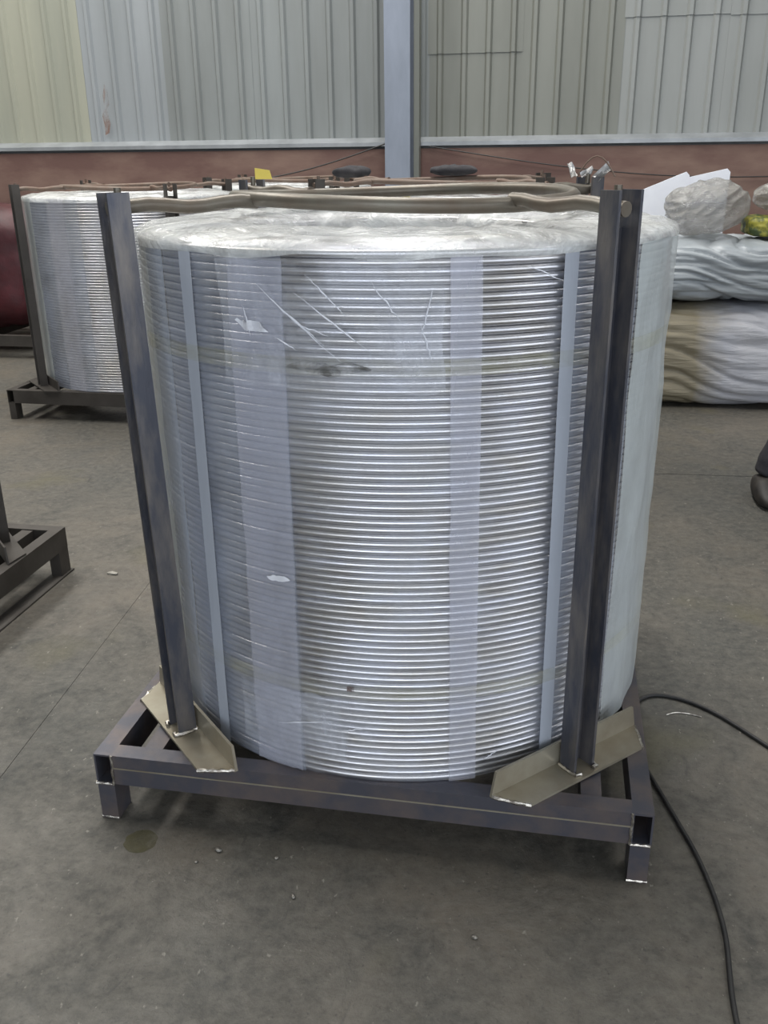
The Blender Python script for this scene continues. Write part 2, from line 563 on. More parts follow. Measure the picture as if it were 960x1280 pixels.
MESH = {
    'side': MB().hollow(TW, TH, 0.004, 'y', AF, AB, 0, ZB - TH / 2).mesh('side_beam'),
    'cross': MB().hollow(TW, TH, 0.004, 'x', -AX + TW, AX - TW, 0, ZB - TH / 2).mesh('cross_beam'),
    'inner': MB().hollow(TW, TH * 0.9, 0.004, 'y', AF + TW, AB - TW, 0, ZB - 0.004 - TH * 0.45).mesh('inner_beam'),
    'leg': MB().hollow(TW - 0.002, 0.062, 0.004, 'z', 0, LEG).mesh('leg'),
    'plate': plate_mesh(0.43),
}
# outer seam line of the rolled tube
POSTS = [(-0.424, -0.462, -45), (0.434, -0.455, 45), (0.405, 0.468, 135), (-0.484, 0.425, -135)]


def build_rack(loc, rz, zpost, mats, welds=True, name='coil_rack', inset=(0.0, 0.0)):
    root = empty(name, loc, rz)
    ms, mp, mpl = mats

    def P(nm, key, x=0, y=0, z=0, r=0, mat=ms):
        me = MESH[key]
        if me.materials and me.materials[0] != mat:
            k2 = key + mat.name
            if k2 not in MESH:
                c = me.copy()
                c.materials.clear()
                MESH[k2] = c
            me = MESH[k2]
        o = link(nm, me, mat, root)
        o.location = (x, y, z)
        o.rotation_euler = (0, 0, r)
        return o
    for sx in (-1, 1):
        P('side_beam', 'side', sx * (AX - TW / 2))
        P('inner_beam', 'inner', sx * 0.478)
        for yy in (AF + 0.031, AB - 0.031):
            P('leg', 'leg', sx * (AX - TW / 2), yy)
    P('cross_beam', 'cross', 0, AF + TW / 2)
    P('cross_beam', 'cross', 0, AB - TW / 2)
    if welds:
        MB().box(-AX + TW, AX - TW, AF - 0.0015, AF, ZB - 0.034, ZB - 0.031).build('seam', M['plate'], root)
    key = 'post%.3f' % zpost
    if key not in MESH:
        MESH[key] = channel_mesh(zpost - ZB - 0.006)
    for i, (x, y, a) in enumerate(POSTS):
        x -= inset[0] * math.copysign(1, x)
        y -= inset[1] * math.copysign(1, y)
        a = math.radians(a)
        po = P('post', key, x, y, ZB + 0.006, a, mp)
        if welds and i == 0:      # this post leans outwards a little
            po.rotation_euler = (Matrix.Rotation(-0.023, 3, 'Y') @ Matrix.Rotation(a, 3, 'Z')).to_euler()
        # the angle bar the post stands on; its upright leg faces the coil
        o = Vector((math.sin(a), -math.cos(a), 0))
        c = Vector((x, y, 0)) - o * 0.007
        cp = P('corner_plate', 'plate', c.x, c.y, ZB + 0.0005, a, mpl)
        if welds and i < 2:
            W, D = 0.030, 0.042
            bead([(-W, 0.0, 0.009), (-W - 0.002, -D * 0.6, 0.009), (-W, -D - 0.007, 0.009), (-W + 0.012, -D - 0.008, 0.009)], 0.005, i).build('weld', M['weld'], cp, 1.0).location = (0, -0.007, 0)
            bead([(W + 0.001, 0, 0.009), (W + 0.002, -D * 0.5, 0.009), (W, -D - 0.008, 0.009), (W - 0.012, -D - 0.008, 0.009)], 0.005, i + 9).build('weld', M['weld'], cp, 1.0).location = (0, -0.007, 0)
            for s_ in (-1, 1):
                bead([(s_ * 0.212, 0, 0.002), (s_ * 0.190, -0.034, 0.002), (s_ * 0.165, -0.066, 0.002)], 0.0045, i + s_ + 20).build('weld', M['weld'], cp, 1.0)
    if welds:
        for sx in (-1, 1):
            x0 = sx * (AX - TW)
            bead([(x0, AF - 0.001, ZB - TH), (x0, AF - 0.001, ZB)], 0.003, 31).build('weld', M['weld'], root, 1.0)
            bead([(sx * AX, AF - 0.001, LEG), (x0, AF - 0.001, LEG)], 0.0035, 32).build('weld', M['weld'], root, 1.0)
            bead([(sx * AX, AF + 0.001, 0.003), (x0, AF + 0.001, 0.003)], 0.003, 33).build('weld', M['weld'], root, 1.0)
    return root


def build_clamp(loc, rz, z, Rr, r, mats, name='hold_down_ring', lean=0.0):
    root = empty(name, (loc[0], loc[1], z), rz)
    pts = []
    for i in range(64):
        t = 2 * PI * i / 64
        pts.append((Rr * math.cos(t) * 1.0, Rr * math.sin(t), 0.006 * math.sin(2 * t)))
    MB().tube(pts, r, 12, closed=True).build('ring', mats[0], root, 3.1)
    for i, (x, y, a) in enumerate(POSTS):
        v = Vector((x - (lean if i == 0 else 0), y, 0))
        d = v.normalized()
        p0 = d * (Rr - 0.005)
        p1 = d * (v.length + 0.034)
        n = 8
        MB().tube([p0.lerp(p1, k / n) + Vector((0, 0, 0.004 * math.sin(k * 1.3 + i))) for k in range(n + 1)], r * 0.92, 12).build('arm', mats[1], root, 1.0)
        # bent stop that keeps the arm in the channel
        q = d * (v.length + 0.012)
        MB().tube([q + Vector((0, 0, z_)) for z_ in (r * 0.8, r + 0.006, r + 0.020)], 0.007, 8).build('stop_pin', mats[0], root, 1.0)
    return root


main_rack = build_rack((0, 0, 0), 0, 1.339, (M['steel'], M['post'], M['plate']))
tag(main_rack, 'dark steel rack with channel posts carrying the big wrapped coil in front', 'rack', 'coil racks')
main_clamp = build_clamp((0, 0), 0, 1.312, 0.375, 0.0145, (M['rod'], M['rod']), 'hold_down_ring', 0.026)
tag(main_clamp, 'round steel hold-down ring with arms lying over the big front coil', 'ring', 'hold-down rings')

# ------------------------------------------------------------------ main coil
RC, ZT = 0.588, 1.25
NT = 73
PITCHW = (ZT - ZB) / NT
coil = empty('metal_rod_coil', (0, 0, ZB))
tag(coil, 'tall bright aluminium rod coil wrapped in clear film, in the front rack', 'coil', 'aluminium rod coils')
rw = PITCHW * 0.5
turn_me = MB().torus(RC - rw, rw * 0.985, 0, 160, 12).mesh('wire_turn', 3.1)
rnd = random.Random(3)
for i in range(NT):
    o = link('wire_turn', turn_me, M['alu'], coil)
    o.location = (rnd.uniform(-1, 1) * 0.0008, rnd.uniform(-1, 1) * 0.0008, (i + 0.5) * PITCHW)
    o.rotation_euler = (rnd.uniform(-1, 1) * 0.0004, rnd.uniform(-1, 1) * 0.0004, rnd.uniform(0, 6))
# inner layers of the winding
b = MB()
n = 96
prof = [(RC - 1.6 * rw, 0.004), (RC - 1.6 * rw, NT * PITCHW - 0.010), (0.315, NT * PITCHW - 0.010), (0.315, 0.004)]
for i in range(n):
    t = 2 * PI * i / n
    b.v += [(p[0] * math.cos(t), p[0] * math.sin(t), p[1]) for p in prof]
for i in range(n):
    j = (i + 1) % n
    for k in range(4):
        l = (k + 1) % 4
        b.f.append((i * 4 + k, j * 4 + k, j * 4 + l, i * 4 + l))
b.build('inner_layers', M['alu_core'], coil, 0.6)
rr = RC - 3 * rw
while rr > 0.32:
    MB().torus(rr, rw * 0.97, NT * PITCHW - rw, 128, 8).build('wire_turn', M['alu'], coil, 3.1)
    rr -= 2.02 * rw


def shell(name, mat, az0, az1, z0, z1, off, parent, amp=0.0, nz=40, seed=0, daz=1.2, freq=9.0, R=RC, lean=0.0, ragged=0.0, taper=False):
    """a patch of film that follows the coil, with its own wrinkles; degrees, z above the rack bed"""
    na = max(2, int(abs(az1 - az0) / daz))
    b = MB()
    for i in range(nz + 1):
        z = z0 + (z1 - z0) * i / nz
        for k in range(na + 1):
            u = k / na
            a = az0 + (az1 - az0) * u + lean * (z - z0)
            if ragged and (k == 0 or k == na):
                a += ragged * noise.noise(Vector((z * 9, seed, k)))
            a = math.radians(a)
            zz = z
            if taper:
                zm = (z0 + z1) / 2
                zz = zm + (z - zm) * (max(0.0, math.sin(PI * u)) ** 0.6 * (0.75 + 0.5 * noise.noise(Vector((u * 6, seed, i > nz / 2)))) + 0.02) + (z1 - z0) * 0.3 * noise.noise(Vector((u * 3, seed, 5)))
            if ragged and (i == 0 or i == nz):
                zz += ragged * 0.01 * noise.noise(Vector((u * 5, seed, i)))
            q = Vector((math.cos(a) * freq * R, math.sin(a) * freq * R, z * freq * 0.6 + seed * 7))
            nval = 1 - abs(noise.noise(q)) * 2.2
            r = R + off + amp * max(0, nval)
            b.v.append((r * math.cos(a), r * math.sin(a), zz))
    w_ = na + 1
    for i in range(nz):
        for k in range(na):
            b.f.append((i * w_ + k, i * w_ + k + 1, (i + 1) * w_ + k + 1, (i + 1) * w_ + k))
    return b.build(name, mat, parent, 3.1)


HC = NT * PITCHW
shell('plastic_film', M['film'], -180, 180, 0.004, HC - 0.004, 0.0022, coil, 0.0018, 40, 1, 2.5)
shell('film_layer', M['film_blue'], -142, -131.5, 0.004, HC - 0.01, 0.0048, coil, 0.003, 40, 2)
shell('film_layer', M['film_thin'], -131.5, -101.5, 0.004, HC - 0.01, 0.0048, coil, 0.002, 40, 14, 1.5)
shell('film_layer', M['film_thin'], -52, -33, 0.004, HC - 0.01, 0.0048, coil, 0.002, 40, 17, 1.5)
shell('film_layer', M['film_haze'], -33, 40, 0.004, HC - 0.008, 0.0050, coil, 0.006, 40, 3)
shell('film_layer', M['film_haze'], -180, -139, 0.004, HC - 0.008, 0.0060, coil, 0.004, 40, 4)
shell('film_band', M['film_band'], -113, -102, 0.004, HC - 0.02, 0.0076, coil, 0.0015, 40, 5, 1.2, 9, RC, 0.5, 0.4)
shell('film_band', M['film_band'], -71.8, -66.4, 0.004, HC - 0.01, 0.0076, coil, 0.001, 40, 6, 1.0, 9, RC, -1.2, 0.2)
shell('strap', M['strap'], -124.8, -121.4, 0.004, HC - 0.004, 0.0095, coil, 0.0008, 40, 7, 0.8)
shell('strap', M['strap'], -52.0, -49.0, 0.004, HC - 0.004, 0.0095, coil, 0.0008, 40, 8, 0.8, 9, RC, -0.8)
shell('film_fold', M['film_crease'], -114, -74, HC - 0.24, HC - 0.02, 0.0105, coil, 0.006, 30, 9, 0.7, 14, RC, 0, 1.5)
shell('film_fold', M['film_crease'], -116, -92, 0.05, 0.20, 0.0105, coil, 0.004, 16, 10, 0.7, 14, RC, 0, 1.5)
shell('tape_band', M['tape'], -180, 180, 0.205, 0.235, 0.0125, coil, 0.001, 3, 11, 2.5, 6)
shell('tape_band', M['tape'], -180, 180, 0.865, 0.895, 0.0125, coil, 0.001, 3, 12, 2.5, 6)

# sharp creases of the film, thin ridges that catch the light
rnd = random.Random(11)


def crease(az0, z0, az1, z1, r=0.0016, off=0.013):
    pts, rad = [], []
    n = 10
    for i in range(n + 1):
        t = i / n
        a = math.radians(az0 + (az1 - az0) * t + rnd.uniform(-0.15, 0.15))
        R_ = RC + off
        pts.append((R_ * math.cos(a), R_ * math.sin(a), z0 + (z1 - z0) * t + rnd.uniform(-0.0015, 0.0015)))
        rad.append(max(0.0003, r * math.sin(PI * min(0.97, max(0.03, t))) * rnd.uniform(0.7, 1.2)))
    MB().tube(pts, rad, 5).build('crease', M['fold'], coil, 3.1)


for args in [(-106, HC - 0.06, -91, HC - 0.19), (-104, HC - 0.08, -94, HC - 0.16), (-99, HC - 0.07, -86, HC - 0.17), (-97, HC - 0.04, -90, HC - 0.11),
             (-86, HC - 0.05, -81, HC - 0.12), (-76, HC - 0.06, -78, HC - 0.15), (-78, HC - 0.12, -76, HC - 0.19), (-60, HC - 0.03, -53, HC - 0.06),
             (-107, 0.115, -95, 0.145), (-93, 0.125, -88, 0.14), (-109, HC - 0.10, -108, HC - 0.15), (-65, 0.05, -62, 0.068),
             (-103, HC - 0.15, -99, HC - 0.17), (-100, HC - 0.12, -93, HC - 0.145)]:
    crease(*args)
shell('film_patch', M['fold'], -107.5, -102.5, 0.445, 0.462, 0.0135, coil, 0.003, 6, 21, 0.4, 20, RC, 0, 0, True)
shell('film_patch', M['fold'], -109, -104.5, HC - 0.142, HC - 0.124, 0.0135, coil, 0.006, 8, 22, 0.4, 24, RC, -90, 0.8)
# grimy smear on the film
shell('grime_smear', m_film('smear', S(62, 60, 54), 0.0, 0.85, 22, 0.5, (1, 1, 2.0), 0.2, 20), -101, -86, HC - 0.215, HC - 0.185, 0.0140, coil, 0.002, 8, 23, 0.5, 14, RC, 0, 0, True)
shell('grime_smear', m_film('smear_small', S(80, 52, 44), 0.1, 0.9, 30, 0.6), -91.8, -90.4, 0.224, 0.236, 0.0150, coil, 0.0, 4, 24, 0.3)

# film gathered over the top
b = MB()
na, prof = 180, [(RC + 0.010, HC - 0.012), (RC + 0.011, HC - 0.004), (RC + 0.004, HC + 0.006), (RC - 0.02, HC + 0.013), (0.53, HC + 0.016), (0.49, HC + 0.018), (0.45, HC + 0.018), (0.41, HC + 0.016), (0.37, HC + 0.012), (0.33, HC + 0.004), (0.305, HC - 0.02), (0.30, HC - 0.07)]
for i, (r, z) in enumerate(prof):
    for k in range(na):
        a = 2 * PI * k / na
        am = [0.002, 0.003, 0.004, 0.006, 0.008, 0.010, 0.012, 0.012, 0.012, 0.010, 0.008, 0.006][i]
        q = Vector((math.cos(a) * 5 + r * 3, math.sin(a) * 5, r * 5))
        d = am * (1 - 2.0 * abs(noise.noise(q))) * 0.9 + am * 0.4 * noise.noise(q * 3.1)
        rr_ = r + (d * 0.4 if i < 3 else 0.010 * noise.noise(q * 1.7) * (i > 6))
        b.v.append((rr_ * math.cos(a), rr_ * math.sin(a), z + (d * 0.9 if i >= 2 else 0) + (0.012 * noise.noise(Vector((math.cos(a) * 4, math.sin(a) * 4, 3))) if i == 0 else 0)))
for i in range(len(prof) - 1):
    for k in range(na):
        l = (k + 1) % na
        b.f.append((i * na + k, i * na + l, (i + 1) * na + l, (i + 1) * na + k))
b.build('top_film', M['film_top'], coil, 3.1)

# ------------------------------------------------------------------ coils and racks behind
ZT2 = 1.205
NT2 = 70
P2 = (ZT2 - ZB) / NT2
b = MB()
for i in range(NT2):
    b.torus(RC - P2 / 2, P2 * 0.5, (i + 0.5) * P2, 64, 6)
bg_wind = b.mesh('windings', 3.1)
b = MB()
prof = [(RC - P2, 0.003), (RC - P2, ZT2 - ZB - 0.006), (0.315, ZT2 - ZB - 0.006), (0.315, 0.003)]
n = 64
for i in range(n):
    t = 2 * PI * i / n
    b.v += [(p[0] * math.cos(t), p[0] * math.sin(t), p[1]) for p in prof]
for i in range(n):
    j = (i + 1) % n
    for k in range(4):
        l = (k + 1) % 4
        b.f.append((i * 4 + k, j * 4 + k, j * 4 + l, i * 4 + l))
bg_core = b.mesh('inner_layers', 0.6)
H2 = ZT2 - ZB


def bg_coil(loc, label, film_az):
    root = empty('metal_rod_coil', (loc[0], loc[1], ZB))
    tag(root, label, 'coil', 'aluminium rod coils')
    o = link('windings', bg_wind, M['alu'], root)
    o['kind'] = 'stuff'
    link('inner_layers', bg_core, M['alu_core'], root)
    shell('plastic_film', M['film'], -180, 180, 0.004, H2, 0.0022, root, 0.003, 12, 31, 5)
    for (a0, a1, mt) in film_az:
        shell('film_layer', M[mt], a0, a1, 0.004, H2, 0.006, root, 0.004, 20, a0, 2)
    b = MB()
    na, prof = 72, [(RC + 0.008, H2 - 0.02), (RC + 0.004, H2 + 0.004), (0.53, H2 + 0.012), (0.45, H2 + 0.014), (0.36, H2 + 0.010), (0.31, H2 - 0.01)]
    for i, (r, z) in enumerate(prof):
        for k in range(na):
            a = 2 * PI * k / na
            q = Vector((math.cos(a) * 4 + loc[0], math.sin(a) * 4 + loc[1], r * 5))
            b.v.append((r * math.cos(a), r * math.sin(a), z + (0.014 * noise.noise(q) if i > 1 else 0)))
    for i in range(len(prof) - 1):
        for k in range(na):
            l = (k + 1) % na
            b.f.append((i * na + k, i * na + l, (i + 1) * na + l, (i + 1) * na + k))
    b.build('top_film', M['film_top'], root, 3.1)
    return root


RM = (M['rack_dark'], M['rack_dark'], M['rack_dark'])
A = (-2.12, 3.10)
tag(build_rack((*A, 0), 0, 1.275, RM, False), 'dark steel rack carrying the film-wrapped coil at the left edge behind', 'rack', 'coil racks')
tag(build_clamp(A, 0, 1.250, 0.375, 0.012, (M['rustrod'], M['rustrod'])), 'thin rusty hold-down ring on the coil at the left behind', 'ring', 'hold-down rings')
bg_coil(A, 'film-wrapped aluminium coil in the rack behind at the left edge', [(-155, -127, 'film_haze'), (-127, -112, 'film_thin'), (-112, -100, 'film_band'), (-100, -92, 'film_thin')])
B = (-0.166, 2.04)
tag(build_rack((*B, 0), 0, 1.315, RM, False), 'dark steel rack standing directly behind the big front coil, its post tops showing', 'rack', 'coil racks')
tag(build_clamp(B, 0, 1.295, 0.375, 0.011, (M['rustrod'], M['rustrod'])), 'rusty hold-down ring just behind the ring of the big front coil', 'ring', 'hold-down rings')
bg_coil(B, 'aluminium coil hidden behind the big front coil, only its white top showing', [(-150, -60, 'film_haze')])
Cc = (-1.60, 4.62)
tag(build_rack((*Cc, 0), 0, 1.275, RM, False), 'dark steel rack farthest back near the brown wall, between the left coil and the column', 'rack', 'coil racks')
tag(build_clamp(Cc, 0, 1.25, 0.375, 0.012, (M['rustrod'], M['rustrod'])), 'rusty hold-down ring farthest back near the brown wall', 'ring', 'hold-down rings')
bg_coil(Cc, 'aluminium coil farthest back near the brown wall, its pale top showing', [(-150, -40, 'film_haze')])

# ------------------------------------------------------------------ empty rack at the left edge
LR = (-1.935, 0.065)
left_rack = build_rack((*LR, 0), 0, 1.339, RM, False, 'coil_rack', (-0.035, 0.085))
tag(left_rack, 'dark empty steel rack cut off by the left edge of the picture', 'rack', 'coil racks')
for sx in (-1, 1):
    MB().box(sx * (AX - TW / 2) - 0.028, sx * (AX - TW / 2) + 0.028, AF, AB + 0.01, 0.0, 0.006).build('shade_strip', M['rack_dark'], left_rack)  # added dark strips in place of the shadow line on the floor


# ------------------------------------------------------------------ red covered stack far left, on its own pallet
def lump(name, mat, sx, sy, sz, amp, seed, parent=None, freq=3.0, segs=40, power=4.0, zs=1.0, ridge=True, fscale=(1, 1, 1), folds=False, tilt=0.0, warp=1.6):
    """soft wrinkled bag: super-ellipsoid with ridged wrinkles, base at z=0"""
    bm = bmesh.new()
    bmesh.ops.create_uvsphere(bm, u_segments=segs * 2, v_segments=segs, radius=1)
    for v in bm.verts:
        p = v.co
        k = (abs(p.x) ** power + abs(p.y) ** power + abs(p.z) ** power) ** (-1 / power)
        q = Vector((p.x * k * sx, p.y * k * sy, p.z * k * sz))
        qt = Vector((q.x * math.cos(tilt) + q.z * math.sin(tilt), q.y, q.z * math.cos(tilt) - q.x * math.sin(tilt)))
        s = Vector((qt.x * freq * fscale[0], qt.y * freq * fscale[1], qt.z * freq * fscale[2])) + Vector((seed * 3.3, seed, 0))
        d = noise.noise(s) * 0.6
        if folds:
            w_ = s + Vector((0, 0, noise.noise(Vector((q.x * 2.6 + seed, q.y * 2.6, q.z * 3))) * warp))
            d = (min(1.0, abs(noise.noise(w_ * 1.6)) * 3.2) ** 0.6 - 0.6) * 1.1 + 0.5 * noise.noise(Vector((q.x * 3, q.y * 3, q.z * 4 + seed))) + 0.25 * (min(1.0, abs(noise.noise(w_ * 4.1)) * 3) ** 0.6 - 0.6)
        elif ridge:
            d += (0.5 - abs(noise.noise(s * 2.1 + Vector((noise.noise(s) * 1.5, 0, 0)))) * 1.6) * 0.7
        d += noise.noise(s * 5) * 0.15
        v.co = q + p.normalized() * amp * d
        v.co.z = max(v.co.z, -sz) + sz
    b = MB().bm(bm)
    return b.build(name, mat, parent, 3.1)


rp = empty('pallet', (-4.05, 4.7, 0))
tag(rp, 'dark low steel pallet at the far left edge under the red bundle', 'pallet')
for yy in (-0.58, 0.58):
    MB().hollow(0.05, 0.08, 0.004, 'x', -0.6, 0.6, yy, 0.13).build('cross_beam', M['rack_dark'], rp)
for xx in (-0.575, 0.0, 0.575):
    MB().hollow(0.05, 0.08, 0.004, 'y', -0.555, 0.555, xx, 0.13).build('side_beam', M['rack_dark'], rp)
for xx in (-0.575, 0.575):
    for yy in (-0.575, 0.575):
        MB().hollow(0.045, 0.045, 0.004, 'z', 0, 0.09, xx, yy).build('leg', M['rack_dark'], rp)
rb = lump('covered_bundle', M['red'], 0.55, 0.5, 0.45, 0.05, 2, None, 2.5, 32, 5)
rb.location = (-4.05, 4.7, 0.172)
tag(rb, 'dark red tarpaulin-covered bundle at the far left edge', 'bundle')

# ------------------------------------------------------------------ bags on the right
bl = lump('bulk_bag', M['bag_white'], 0.56, 0.42, 0.29, 0.024, 5, None, 2.2, 90, 5, fscale=(0.3, 0.3, 4.4), folds=True, tilt=-0.12, warp=0.9)
bl.location = (1.20, 3.70, 0.0)
tag(bl, 'large white woven bag, brown-soiled at its left, lying on the floor at right', 'bag')
bu = lump('film_bundle', M['bag_grey'], 0.60, 0.42, 0.165, 0.026, 8, None, 2.4, 100, 4, fscale=(0.5, 0.5, 6.5), folds=True, tilt=-0.06)
bu.location = (1.24, 3.70, 0.605)
tag(bu, 'grey-white bundle of folded plastic film on top of the woven bag', 'bundle')
cb = lump('plastic_bag', M['bag_clear'], 0.225, 0.2, 0.14, 0.036, 3, None, 4.2, 80, 2.4, fscale=(0.7, 0.8, 1.9), tilt=0.5)
cb.location = (1.165, 3.58, 0.965)
cb.rotation_euler = (0, math.radians(-5), 0)
tag(cb, 'crumpled clear plastic bag, rounded, on the film bundle beside the white boards', 'bag', 'clear plastic bags')
cb2 = lump('plastic_bag', M['bag_clear'], 0.17, 0.16, 0.075, 0.03, 6, None, 5, 60, 2.4, fscale=(0.7, 0.8, 1.9), tilt=0.3)
cb2.location = (1.60, 3.66, 1.08)
tag(cb2, 'smaller crumpled clear plastic bag cut off by the right edge', 'bag', 'clear plastic bags')
gp = lump('plastic_sack', M['green'], 0.20, 0.15, 0.05, 0.016, 9, None, 12, 40, 7)
gp.location = (1.58, 3.60, 0.955)
tag(gp, 'small green and yellow plastic sack under the clear bags', 'sack')


def board(x0, z0, x1, z1, zb, y, label, tilt):
    # white foam board standing behind the bags; top edge slopes
    me = MB().prism([(x0, zb), (x1, zb), (x1 + 0.02, z1 - 0.02), (x1, z1), (x0, z0)], 'y', -0.012, 0.012).mesh('foam_board')
    o = link('foam_board', me, M['board'])
    o.location = (0, y, 0)
    o.rotation_euler = (0, 0, math.radians(tilt))
    return tag(o, label, 'board', 'white foam boards')


board(0.62, 1.09, 1.10, 1.285, 0.0, 4.18, 'white foam board with a sloping top edge standing between coil and clear bag', 0)
board(0.95, 1.21, 1.36, 1.30, 0.0, 4.30, 'second white foam board, mostly hidden behind the clear plastic bag', 0)

# ------------------------------------------------------------------ odds and ends on the racks behind
yc = MB().prism([(-0.055, 0), (0.06, 0), (0.045, 0.055), (-0.055, 0.07)], 'y', -0.004, 0.004).build('yellow_card', M['yellow'])
yc.location = (-1.62, 4.08, 1.262)
tag(yc, 'small yellow card standing on the rusty ring near the brown wall', 'card')
yt = lump('yellow_tag', M['yellow'], 0.016, 0.012, 0.02, 0.004, 4, None, 20, 12, 2.5)
yt.location = (-0.23, 1.45, 1.232)
tag(yt, 'small yellow tag on the coil just behind the front ring', 'tag')
hump1 = lump('cloth_roll', M['cloth_dark'], 0.085, 0.05, 0.024, 0.012, 12, None, 10, 20, 2.2)
hump1.location = (-0.58, 2.10, 1.307)
tag(hump1, 'dark rolled cloth lying on the rusty ring left of the column', 'cloth', 'dark cloth rolls')
hump2 = lump('cloth_roll', M['cloth_dark'], 0.11, 0.05, 0.024, 0.014, 13, None, 9, 20, 2.2)
hump2.location = (-0.16, 2.40, 1.307)
tag(hump2, 'dark rolled cloth lying in front of the foot of the column', 'cloth', 'dark cloth rolls')

# scraps of foil and bent wire on the back right post of the front rack
rnd = random.Random(5)


def shard(loc, s, seed):
    r_ = random.Random(seed)
    bm = bmesh.new()
    bmesh.ops.create_grid(bm, x_segments=4, y_segments=3, size=0.5)
    for v in bm.verts:
        v.co = Vector((v.co.x * s[0], v.co.y * s[1] + v.co.x * s[0] * 0.3, 0)) + Vector((0, 0, r_.uniform(-1, 1) * s[0] * 0.18))
    ext = bmesh.ops.solidify(bm, geom=bm.faces[:], thickness=0.0015)
    b = MB().bm(bm)
    o = b.build('foil_scrap', M['foil'])
    o.location = loc
    o.rotation_euler = (r_.uniform(0.8, 1.6), r_.uniform(-0.5, 0.5), r_.uniform(-0.6, 0.6))
    return o


for (loc, s, sd, lab) in [((0.372, 0.485, 1.357), (0.02, 0.045), 1, 'upright silvery foil scrap on the back rack post, leftmost'),
                          ((0.41, 0.478, 1.351), (0.035, 0.018), 2, 'small silvery foil scrap on the back rack post, middle one'),
                          ((0.448, 0.462, 1.350), (0.05, 0.022), 3, 'silvery foil scrap beside the front right post top')]:
    tag(shard(loc, s, sd), lab, 'foil', 'foil scraps')
pts = [(0.385 + 0.012 * i, 0.485 - 0.006 * i, 1.3405 + 0.05 * math.sin(PI * i / 8)) for i in range(9)]
tag(MB().tube(pts, 0.0022, 6).build('bent_wire', M['rustrod']), 'thin bent rusty wire arching over the back rack post', 'wire')

# ------------------------------------------------------------------ cable on the floor
ctrl = [(0.76, -1.3), (0.725, -0.93), (0.735, -0.70), (0.715, -0.53), (0.675, -0.38), (0.640, -0.26), (0.60, -0.12), (0.60, 0.02), (0.66, 0.11), (0.74, 0.11), (0.83, 0.05), (0.93, -0.07), (1.05, -0.22), (1.3, -0.4), (1.7, -0.5)]


def catmull(c, n=8):
    out = []
    c = [Vector((x, y, 0)) for x, y in c]
    for i in range(len(c) - 1):
        p0, p1, p2, p3 = c[max(0, i - 1)], c[i], c[i + 1], c[min(len(c) - 1, i + 2)]
        for k in range(n):
            t = k / n
            out.append(0.5 * ((2 * p1) + (p2 - p0) * t + (2 * p0 - 5 * p1 + 4 * p2 - p3) * t * t + (3 * p1 - p0 - 3 * p2 + p3) * t ** 3))
    out.append(c[-1])
    return out


tag(MB().tube([p + Vector((0, 0, 0.0055)) for p in catmull(ctrl)], 0.0052, 8).build('power_cable', M['black'], None, 3.1), 'black cable lying on the floor to the right of the front rack', 'cable')
tag(MB().tube([p + Vector((0, 0, 0.002)) for p in catmull([(0.70, 0.03), (0.725, 0.045), (0.76, 0.045), (0.79, 0.035)])], 0.0016, 6).build('wire_offcut', M['weld']), 'short bright wire offcut on the floor beside the black cable', 'wire')

# ------------------------------------------------------------------ crumbs on the floor
for i, (x, y, s, lab) in enumerate([(-0.30, -0.66, 0.008, 'dark crumb of metal just before the front beam, left of middle'),
                                    (-0.335, -0.70, 0.004, 'tiny bright metal crumb beside the round oil spot'),
                                    (-0.105, -0.76, 0.006, 'small pale metal crumb on the floor before the front beam'),
                                    (0.265, -0.80, 0.006, 'small pale metal crumb on the floor at right of the middle'),
                                    (-0.17, -0.66, 0.005, 'dark metal crumb just before the front beam, nearer the middle')]):
    o = lump('metal_crumb', M['pebble'], s, s * 0.7, s * 0.5, s * 0.3, i, None, 150, 8, 2.5)
    o.location = (x, y, 0.0)
    o.rotation_euler = (0, 0, i)
    tag(o, lab, 'crumb', 'metal crumbs')
o = lump('paper_scrap', simple('dirty_paper', S(150, 146, 136)), 0.020, 0.008, 0.004, 0.006, 3, None, 60, 12, 2.5)
o.location = (-1.17, 0.62, 0)
tag(o, 'small white scrap on the floor near the empty left rack', 'scrap')
b = MB()
pts = [(0.036 * math.cos(2 * PI * i / 40) * (1 + 0.05 * math.sin(5 * i)), 0.036 * math.sin(2 * PI * i / 40)) for i in range(40)]
o = MB().prism(pts, 'z', 0.0, 0.0008).build('oil_spot', M['oil'])
o.location = (-0.48, -0.66, 0.0002)
tag(o, 'round yellowish spot on the floor before the front left leg', 'stain')


# ------------------------------------------------------------------ person at the right edge (only a trouser leg is in view)
def skin_body(name, verts, edges_, mat, parent, root=0, sub=2):
    me = bpy.data.meshes.new(name)
    me.from_pydata([v[0] for v in verts], edges_, [])
    o = bpy.data.objects.new(name, me)
    COL.objects.link(o)
    md = o.modifiers.new('skin', 'SKIN')
    md.use_smooth_shade = True
    for i, v in enumerate(verts):
        r = v[1]
        me.skin_vertices[0].data[i].radius = (r, r) if not isinstance(r, tuple) else r
        me.skin_vertices[0].data[i].use_root = (i == root)
    s = o.modifiers.new('sub', 'SUBSURF')
    s.levels = s.render_levels = sub
    dg = bpy.context.evaluated_depsgraph_get()
    me2 = bpy.data.meshes.new_from_object(o.evaluated_get(dg))
    bpy.data.objects.remove(o)
    me2.name = name
    me2.shade_smooth()
    return link(name, me2, mat, parent)


pr = empty('person', (1.655, 1.82, 0))
tag(pr, 'person in dark trousers and shoes at the right edge, only a leg in view', 'person')
